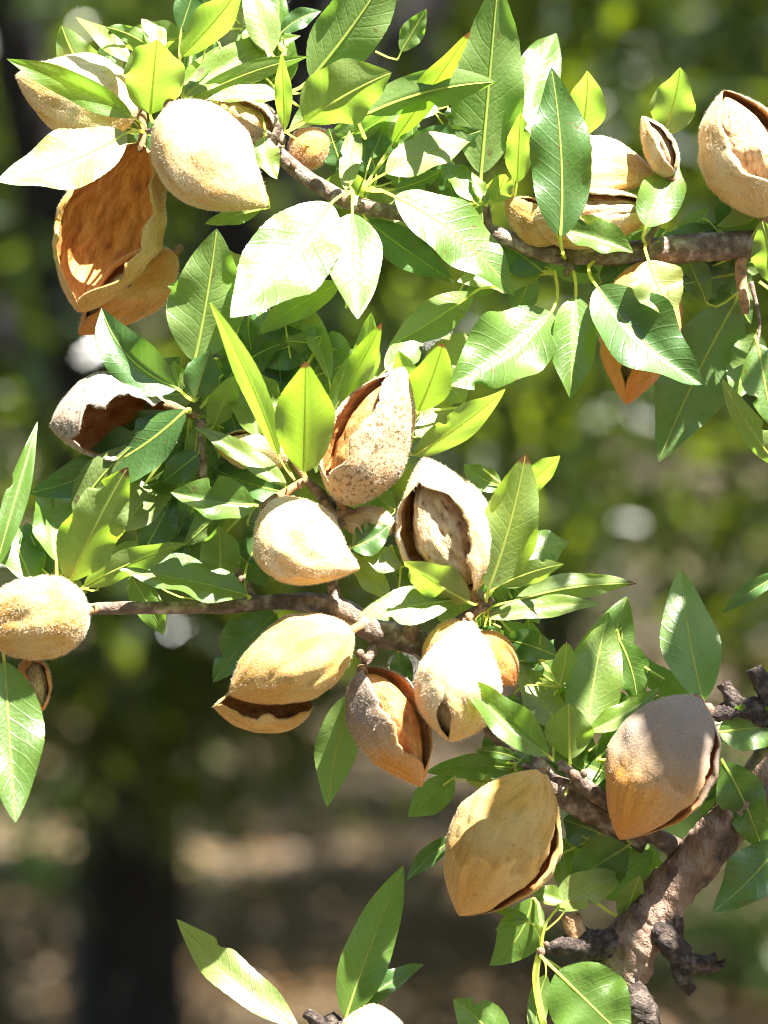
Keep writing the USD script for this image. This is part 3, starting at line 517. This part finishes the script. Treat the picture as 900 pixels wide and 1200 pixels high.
rb = branch('almond_branch', (905, 890, 0), 'thick reddish brown branch with knobbly black spurs at the lower right',
    [('bough', BARK_RED, [(1010, 800, 10, 34), (935, 868, 8, 30), (885, 930, 4, 29), (836, 985, 2, 27), (785, 1045, 0, 28), (745, 1100, 0, 34), (716, 1150, 4, 37), (700, 1210, 8, 36), (690, 1290, 10, 36)], .26),
     ('spur', BARK_DARK, [(940, 860, 0, 17.6), (900, 838, -8, 16.0), (865, 832, -12, 13.6), (835, 838, -14, 8.8), (826, 836, -16, 6.4)], .5, 2), ('spur', BARK_DARK, [(870, 832, -14, 11.2), (856, 815, -16, 9.6), (848, 800, -16, 8.8)], .5, 2), ('spur', BARK_DARK, [(905, 830, -10, 12.0), (892, 800, -12, 10.4), (884, 782, -12, 9.6)], .5, 2),
     ('spur', BARK_DARK, [(725, 1108, -14, 19.2), (690, 1108, -22, 17.6), (660, 1108, -26, 12.0), (640, 1112, -28, 6.4)], .5, 2), ('spur', DRY, [(680, 1105, -22, 13), (672, 1085, -24, 12), (668, 1072, -24, 11)], .4, 2), ('spur', BARK_DARK, [(760, 1085, -16, 12.8), (790, 1110, -24, 16.0), (805, 1130, -26, 12.0), (838, 1128, -26, 10.4), (842, 1127, -26, 11.2)], .5, 2),
     ('spur', BARK_DARK, [(796, 1120, -24, 12.8), (800, 1150, -26, 9.6), (812, 1163, -26, 6.4)], .5, 2), ('spur', BARK_DARK, [(795, 1110, -22, 7.2), (795, 1075, -20, 4.8)], .4, 2), ('spur', BARK_DARK, [(735, 1160, -26, 17.6), (752, 1185, -30, 19.2), (760, 1225, -28, 19.2)], .4, 2),
     ('twig', BARK, [(800, 1000, 10, 12), (735, 955, 8, 10), (690, 925, -4, 9), (672, 908, -18, 7), (655, 893, -26, 4)], .3), ('twig', STALK, [(633, 1112, -28, 4), (628, 1150, -34, 4), (640, 1215, -36, 4)], .1), ('twig', BARK, [(684, 925, -6, 6), (650, 912, -10, 5), (612, 896, -10, 3)], .3)],
    R_LEAVES, R_NODES)
filler(rb, R_NODES, [(600, 740, 760, 930, 22), (560, 640, 660, 780, 8), (590, 930, 720, 1060, 7), (500, 880, 620, 930, 3), (780, 850, 880, 940, 3)], 6)
buds(rb, [(672, 906, -30, 6), (684, 905, -28, 5), (634, 1114, -34, 6), (640, 1106, -32, 4), (830, 830, -22, 9), (656, 914, -20, 5)])

bb = branch('almond_twig', (385, 1205, 0), 'dark stubby twig at the bottom edge with three upright leaves',
    [('bough', BARK_DARK, [(430, 1290, 10, 15), (405, 1235, 4, 14), (392, 1205, -4, 12), (384, 1190, -6, 9)], .4, 2), ('spur', BARK_DARK, [(395, 1215, -4, 9), (370, 1195, -8, 8), (358, 1186, -10, 6)], .5, 2), ('spur', BARK_DARK, [(400, 1215, -4, 9), (402, 1196, -10, 7)], .4, 2)],
    [(352, 1206, 207, 1077, 46, -6, 'P', -20, {'n': (.2, .4), 'twist': 70, 'pk': .95}), (405, 1194, 473, 1014, 58, -3, 'G', -14, {'n': (0, .02), 'fold': 22}), (412, 1188, 497, 1130, 30, -5, 'B', -4, {'fold': 34, 'tone': 'deep'})], [(390, 1195, -8), (404, 1200, -10), (360, 1200, -8)])


# ---------------------------------------------------------------- almonds
def hull_surface(spec, k=1.0, gap=True):
    """rows over (u, phi) of an almond in pixel space (x right, y away, z up); k scales it about its axis"""
    bx, by, tx, ty, W, dep = spec['b'][0], spec['b'][1], spec['t'][0], spec['t'][1], spec['w'], spec['d']
    roll, flat, open_ = math.radians(spec.get('roll', 20)), spec.get('flat', .8), math.radians(spec.get('open', 0))
    u0, u1 = spec.get('span', (.05, .98))
    n, m = 44, 52
    u = (1 - np.cos(np.linspace(0, np.pi, n))) / 2
    b, t = np.array([bx, dep, -by], float), np.array([tx, dep + spec.get('tilt', 0), -ty], float)
    A = t - b; L = np.linalg.norm(A); A /= L
    front = np.array([0, -1.0, 0]); front -= front @ A * A; front /= np.linalg.norm(front)
    right = np.cross(A, front)                       # screen-right of travel (x right, y away, z up)
    if right[0] * A[2] - right[2] * A[0] < 0: right = -right
    c, s = math.cos(roll), math.sin(roll)
    Bv, Cv = right * c + front * s, front * c - right * s
    ap = math.hypot(c, flat * s)
    pe = spec.get('peak', .42)
    b_ = spec.get('sharp', .82); a_ = b_ * pe / (1 - pe)
    prof = (np.maximum(u, 0) ** a_) * (np.maximum(1 - u, 0) ** b_); prof /= prof.max()
    prof = prof * .88 + .12 * np.sin(np.pi * u) ** .5 * (1 - u) ** .45
    w = W / 2 / ap * prof
    win = np.clip((u - u0) / .22, 0, 1) * np.clip((u1 - u) / spec.get('ramp', .25), 0, 1); win = win * win * (3 - 2 * win)
    g = open_ * win
    g = np.maximum(g + spec.get('rag', .17) * (open_ > .02) * win * (meshkit.fbm(np.stack([u * 9 + bx, 0 * u, 0 * u], -1), 3, 8) - .5) * 2.4, 0)
    j = np.linspace(0, 1, m)
    ph = g[:, None] + (2 * np.pi - 2 * g[:, None]) * j[None]
    dphi = np.minimum(ph, 2 * np.pi - ph)
    groove = 1 - spec.get('groove', .07) * np.exp(-(dphi / .16) ** 2) * win[:, None] * (1 if open_ == 0 else 0) - .025 * np.exp(-((dphi - np.pi) / .2) ** 2)
    flare = 1 + .10 * np.exp(-((dphi - g[:, None]) / .35) ** 2) * (open_ > .1) * win[:, None]
    X, Y = np.cos(ph), np.sin(ph) * flat
    P = b + A * (u * L)[:, None]
    bow = spec.get('bow', 0)
    P = P + right * (4 * bow * u * (1 - u) + spec.get('beak', 0) * W * np.maximum(u - .6, 0) ** 2 * 6)[:, None]
    V = P[:, None] + (Bv * X[..., None] + Cv * Y[..., None]) * (w[:, None] * k * groove * flare)[..., None]
    q = V * .03 + bx * .7
    amp = W * spec.get('wrinkle', .11) * np.sin(np.pi * np.clip(u, .02, .98))[:, None]
    nrm = (Bv * X[..., None] + Cv * Y[..., None])
    str_ = meshkit.fbm(np.stack([0 * ph + u[:, None] * 2.2 + bx, np.cos(ph) * 3.2, np.sin(ph) * 3.2], -1), 4, 3) - .5
    V = V + nrm * (amp * ((meshkit.fbm(q, 3, 5) - .5) * 1.3 + str_ * 1.3))[..., None]
    uv = np.stack([np.repeat(u[:, None], m, 1), np.broadcast_to(j[None], (n, m))], -1)
    return V, uv, w, (A, Bv, Cv, b, t)


def to_world(V): return at(V.reshape(-1, 3)[:, [0, 2, 1]] * [1, -1, 1])


def fruit(name, label, b, t, w, d, mat='tan', fuzz=2600, flen=2.6, nut=True, stem=None, extra=None, nutmat=None, **kw):
    SHIFT[0] = (55.0 if b[1] < 400 else -55.0 if b[1] < 800 else -40.0)
    spec = dict(b=b, t=t, w=w, d=d, **kw)
    o = at((b[0], b[1], d))
    T = thing(name, o, label, 'almond')
    shell_parts(T, spec, HULL[mat], fuzz, flen, nut, 'hull', nutmat)
    for e in extra or []:
        e = dict(e); m2 = e.pop('mat', mat)
        shell_parts(T, e, HULL[m2], e.pop('fuzz', 500), flen, False, 'hull')
    near = [q for q in WOOD if q[0] == SHIFT[0] and math.hypot(q[1] - b[0], q[2] - b[1]) < 75]
    if near and not stem:
        q = min(near, key=lambda q: math.hypot(q[1] - b[0], q[2] - b[1], .4 * (q[3] - d))); stem = q[1:4]
    v, f = tube([(*(stem or (b[0] + (b[0] - t[0]) * .06, b[1] + (b[1] - t[1]) * .06, d + 12)), 4.5), (b[0] * .99 + t[0] * .01, b[1] * .99 + t[1] * .01, d, 5.5), (b[0] * .95 + t[0] * .05, b[1] * .95 + t[1] * .05, d, 4)], 10, n=10, rough=.4)
    part(T, 'fruit_stalk', v, f, FRUIT_STALK)
    return T


def shell_parts(T, spec, mat, fuzz, flen, nut, nm, nutmat=None):
    V, uv, w, fr = hull_surface(spec)
    open_ = spec.get('open', 0)
    n, m = V.shape[:2]
    Wl = to_world(V)
    if open_ > 2:
        # a thick wall: the outer skin, the rolled lips, then the fibrous lining as a part of its own
        I, _, _, _ = hull_surface(spec, k=.90)
        A, Bv, Cv, b, t = fr
        lip = np.concatenate([(V[:, :1] * .5 + I[:, :1] * .5) + (V[:, :1] - V[:, 1:2]) * .55, V, (V[:, -1:] * .5 + I[:, -1:] * .5) + (V[:, -1:] - V[:, -2:-1]) * .55], 1)
        lip = np.concatenate([I[:, :1] * .999 + V[:, :1] * .001, lip, I[:, -1:]], 1)
        luv = np.concatenate([uv[:, :1], uv[:, :1], uv, uv[:, -1:], uv[:, -1:]], 1)
        f = grid_faces(n, m + 4)
        Vv, Uu = lip, luv
    else:
        f = grid_faces(n, m)
        Vv, Uu = V, uv
    pts = to_world(Vv)
    tm = trimesh.Trimesh(pts, f, process=False)
    cen = to_world(((fr[3] + fr[4]) / 2)[None])[0]
    if (tm.face_normals * (tm.triangles_center - cen)).sum() < 0: f = f[:, ::-1]
    H = part(T, nm, pts, f, mat, smooth=True, uv=Uu.reshape(-1, 2))
    if open_ > 2:
        fi = grid_faces(n, m)
        ip = to_world(I)
        tm2 = trimesh.Trimesh(ip, fi, process=False)
        if (tm2.face_normals * (tm2.triangles_center - cen)).sum() > 0: fi = fi[:, ::-1]
        part(T, 'hull_lining', ip, fi, LINING, smooth=True, uv=uv.reshape(-1, 2))
        if nut:
            sp = dict(spec); sp['open'] = 0; sp['groove'] = -.06
            N_, nuv, _, _ = hull_surface(sp, k=spec.get('nutk', .78))
            mid = (fr[3] + fr[4]) / 2
            N_ = mid + (N_ - mid) * .9
            fn = grid_faces(n, m); npx = to_world(N_)
            if (trimesh.Trimesh(npx, fn, process=False).face_normals * (trimesh.Trimesh(npx, fn, process=False).triangles_center - cen)).sum() < 0: fn = fn[:, ::-1]
            part(T, 'nut_shell', npx, fn, nutmat or SHELL, smooth=True, uv=nuv.reshape(-1, 2))
    fuzz = int(fuzz * 1.7)
    if fuzz:
        tm = trimesh.Trimesh(pts, f, process=False)
        r = np.random.default_rng(int(spec['b'][0] * 3 + spec['b'][1]))
        p = r.choice(len(f), fuzz, p=tm.area_faces / tm.area_faces.sum())
        w3 = r.dirichlet([1, 1, 1], fuzz)
        base = (tm.triangles[p] * w3[..., None]).sum(1)
        nr = tm.face_normals[p]
        dr = nr + r.normal(0, .45, (fuzz, 3)); dr /= np.linalg.norm(dr, axis=1)[:, None]
        Ls = r.uniform(.45, 1.25, (fuzz, 1)) * flen * .72 * PX
        bend = r.normal(0, .25, (fuzz, 3))
        pp = np.stack([base - nr * PX * .3, base + dr * Ls * .55, base + (dr + bend) * Ls], 1)
        c = UsdGeom.BasisCurves.Define(stage, numbered(H[0], 'fuzz'))
        c.CreateTypeAttr('linear')
        c.CreatePointsAttr(Vt.Vec3fArray.FromNumpy((pp.reshape(-1, 3) - H[1]).astype(np.float32)))
        c.CreateCurveVertexCountsAttr(Vt.IntArray.FromNumpy(np.full(fuzz, 3, np.int32)))
        c.CreateWidthsAttr(Vt.FloatArray.FromNumpy(np.tile(np.array([.22, .17, .06]) * PX, fuzz).astype(np.float32)))
        c.SetWidthsInterpolation('vertex')
        UsdShade.MaterialBindingAPI.Apply(c.GetPrim()).Bind(FUZZ)
        tag(c.GetPrim(), kind='stuff')


NM = 'almond_fruit'
fruit(NM, 'pale fuzzy almond hull behind a long green leaf at the top left corner', (166, 128), (18, 88), 100, 12, 'tan', roll=160, bow=-4)
fruit(NM, 'silvery white almond hull hanging beside the big gaping one', (196, 122), (290, 258), 116, -58, 'tan', roll=30, beak=-.25, wrinkle=.06, peak=.44, groove=.1, fuzz=3600)
fruit(NM, 'gaping almond hull showing its bare orange brown lining', (166, 168), (92, 366), 122, -6, 'gold', roll=72, open=64, nut=False, span=(-.2, 1.0), ramp=.3, peak=.5, flat=.9, bow=0, sharp=.7)
fruit(NM, 'orange almond hull with a white lit cheek below the gaping one', (205, 296), (92, 392), 72, 26, 'orange', roll=60, open=22)
fruit(NM, 'shaded almond hull behind the cluster of grey buds on the top branch', (330, 172), (236, 108), 62, 28, 'blush', roll=70, open=20)
fruit(NM, 'small brown hull hidden behind the branch, right of the grey buds', (340, 186), (392, 158), 52, 42, 'orange', roll=20)
fruit(NM, 'grey weathered almond hull split open with pale torn shell inside', (196, 474), (58, 500), 104, 0, 'husk', roll=118, open=58, nut=False, flat=.75, span=(-.4, .88), peak=.5, fuzz=1500, rag=.3, wrinkle=.16)
fruit(NM, 'speckled fuzzy almond hull pointing up with an orange split on its left', (398, 590), (474, 430), 98, -22, 'grey', roll=138, open=38, fuzz=5200, flen=2.4, nutmat=LINING, rag=.16)
fruit(NM, 'white topped almond hull with a curved tip just above the middle branch', (312, 590), (404, 684), 104, -40, 'tan', roll=20, peak=.44, beak=-.24, fuzz=5200, bow=8, groove=.04)
fruit(NM, 'wide open almond hull with a tan nut shell inside, beside a green upright leaf', (552, 694), (496, 536), 114, -20, 'tan', roll=118, open=52, fuzz=5200, span=(-.3, .9), rag=.16)
fruit(NM, 'fuzzy white and gold almond hull cut by the left edge', (104, 716), (-40, 734), 100, -55, 'gold', roll=200, fuzz=6000, flen=3.4, peak=.38)
fruit(NM, 'small torn brown hull below the fuzzy one at the left edge', (34, 768), (50, 834), 40, -16, 'orange', roll=100, open=40, fuzz=400)
fruit(NM, 'smooth golden almond hull with a gaping lower half under the middle branch', (414, 738), (268, 814), 100, -46, 'gold', roll=-60, peak=.45, fuzz=1400,
      extra=[dict(b=(366, 828), t=(250, 828), w=64, d=-22, roll=66, open=50, flat=.9, span=(-.2, 1.0), mat='gold')])
fruit(NM, 'split almond hull with stringy orange inside hanging under the middle branch', (424, 784), (494, 922), 90, -40, 'blush', roll=132, open=50, nutmat=LINING, rag=.2, nut=True, span=(-.3, .95), fuzz=1800)
fruit(NM, 'bright white almond hull with a slit mouth at its lower end', (550, 722), (528, 870), 104, -58, 'tan', roll=75, peak=.60, open=16, span=(.60, 1.02), ramp=.12, rag=.04, fuzz=5600, flen=3)
fruit(NM, 'brown hull half hidden behind the bright white one', (560, 742), (604, 804), 52, -10, 'orange', roll=20, fuzz=500)
fruit(NM, 'shaded olive hull tucked against the left side of the bright white one', (544, 728), (496, 792), 48, -30, 'gold', roll=20, fuzz=900)
fruit(NM, 'grey and orange almond hull under the black spur on the right', (818, 816), (726, 984), 124, -50, 'blush', roll=155, peak=.46, open=13, flat=.85, fuzz=2600, flen=1.6, span=(.0, 1.0), rag=.03, nutmat=LINING, nutk=.9)
fruit(NM, 'large tan almond hull with sharp tip and orange seam below the twig', (637, 903), (538, 1073), 130, -45, 'gold', roll=148, peak=.5, open=14, flat=.85, fuzz=2800, flen=1.6, span=(.15, 1.05), rag=.03, nutmat=LINING, nutk=.9)
fruit(NM, 'split almond hull with two upright fuzzy tips at the top right edge', (896, 256), (848, 106), 112, -18, 'tan', roll=66, open=46, span=(.2, 1.3), peak=.5, fuzz=4200, flen=3)
fruit(NM, 'bleached hull split into two pale halves on the top branch beside the tall dark leaf', (622, 258), (770, 242), 76, -8, 'tan', roll=112, open=30, span=(.25, 1.3), fuzz=1800, bow=6,
      extra=[dict(b=(632, 204), t=(768, 204), w=76, d=10, roll=-150, open=0, flat=.8, bow=-8, mat='tan', fuzz=1400)])
fruit(NM, 'small tan hull behind the lower end of the tall dark leaf', (652, 286), (592, 232), 54, 4, 'gold', roll=40, open=14, fuzz=900)
fruit(NM, 'orange brown almond hull hanging behind white leaves under the top branch', (762, 306), (734, 474), 98, -6, 'orange', roll=80, open=10, span=(.5, .97), fuzz=1800, flen=1.8)
fruit(NM, 'small withered pale hull standing on the top branch', (786, 208), (752, 136), 42, -18, 'tan', roll=70, open=24, fuzz=500, bow=4)
fruit(NM, 'pale hull just rising over the bottom edge', (437, 1262), (437, 1176), 78, -28, 'tan', roll=30, peak=.6, fuzz=1500)
fruit(NM, 'small fuzzy hull squeezed between the speckled and the wide open ones', (462, 618), (396, 606), 44, 6, 'tan', roll=20, fuzz=1400)
fruit(NM, 'pale hull half covered by narrow yellow green leaves, left of the speckled one', (340, 534), (250, 520), 52, -2, 'tan', roll=40, open=16, fuzz=1200)


# ---------------------------------------------------------------- the same tree's boughs just above the picture: they shade the lower right
def overhead(seed, px, py, dep, span, n, label):
    SHIFT[0] = -40.0
    """a leafy bough above the frame, met by the sun's ray that reaches (px, py)"""
    r = np.random.default_rng(seed)
    base = at((px, py, dep))
    h = (base @ UP - at((0, -290, 0)) @ UP) ; s_ = -h / (SUN_DIR @ UP)
    c = base + SUN_DIR * s_
    t = thing('almond_branch', c, label, 'branch')
    a = c + np.array([span, .02, .05]); b = c - np.array([span, -.02, .03])
    v, f = world_tube([(*a, .007), (*(c + [0, 0, .015]), .0055), (*b, .003)], 10, 14, seed=seed); part(t, 'bough', v, f, BARK)
    for i in range(n):
        q = i / max(n - 1, 1); p = a + (b - a) * q + [0, 0, .02 * math.sin(3 * q)]
        d = np.array([r.normal(0, .5), r.normal(0, .7), r.normal(-.1, .35)]); d /= np.linalg.norm(d)
        L = r.uniform(.036, .055); W = L * r.uniform(.34, .42)
        u = np.linspace(0, 1, 12); sd = np.cross(d, [r.normal(0, .3), r.normal(0, .3), 1]); sd /= np.linalg.norm(sd); nn = np.cross(sd, d)
        mid = p + d * (L * (u + .12))[:, None] - np.array([0, 0, .25 * L]) * (u ** 2)[:, None]
        w = W / 2 * np.sin(np.pi * u ** .82) ** .85
        V = np.stack([mid + sd * (x * w)[:, None] + nn * (abs(x) * w * .25)[:, None] for x in (-1, -.5, 0, .5, 1)], 1)
        uv = np.stack(np.broadcast_arrays(u[:, None], np.linspace(0, 1, 5)[None]), -1)
        part(t, 'leaf', V.reshape(-1, 3), grid_faces(12, 5), LEAF['mid'], smooth=True, uv=uv.reshape(-1, 2))
overhead(31, 775, 862, -50, .022, 8, 'leafy twig above the frame that shades the grey and orange hull')
overhead(32, 598, 985, -50, .02, 6, 'leafy twig above the frame that shades the large tan hull')
overhead(33, 830, 1095, -20, .03, 6, 'leafy twig above the frame that shades the thick branch')
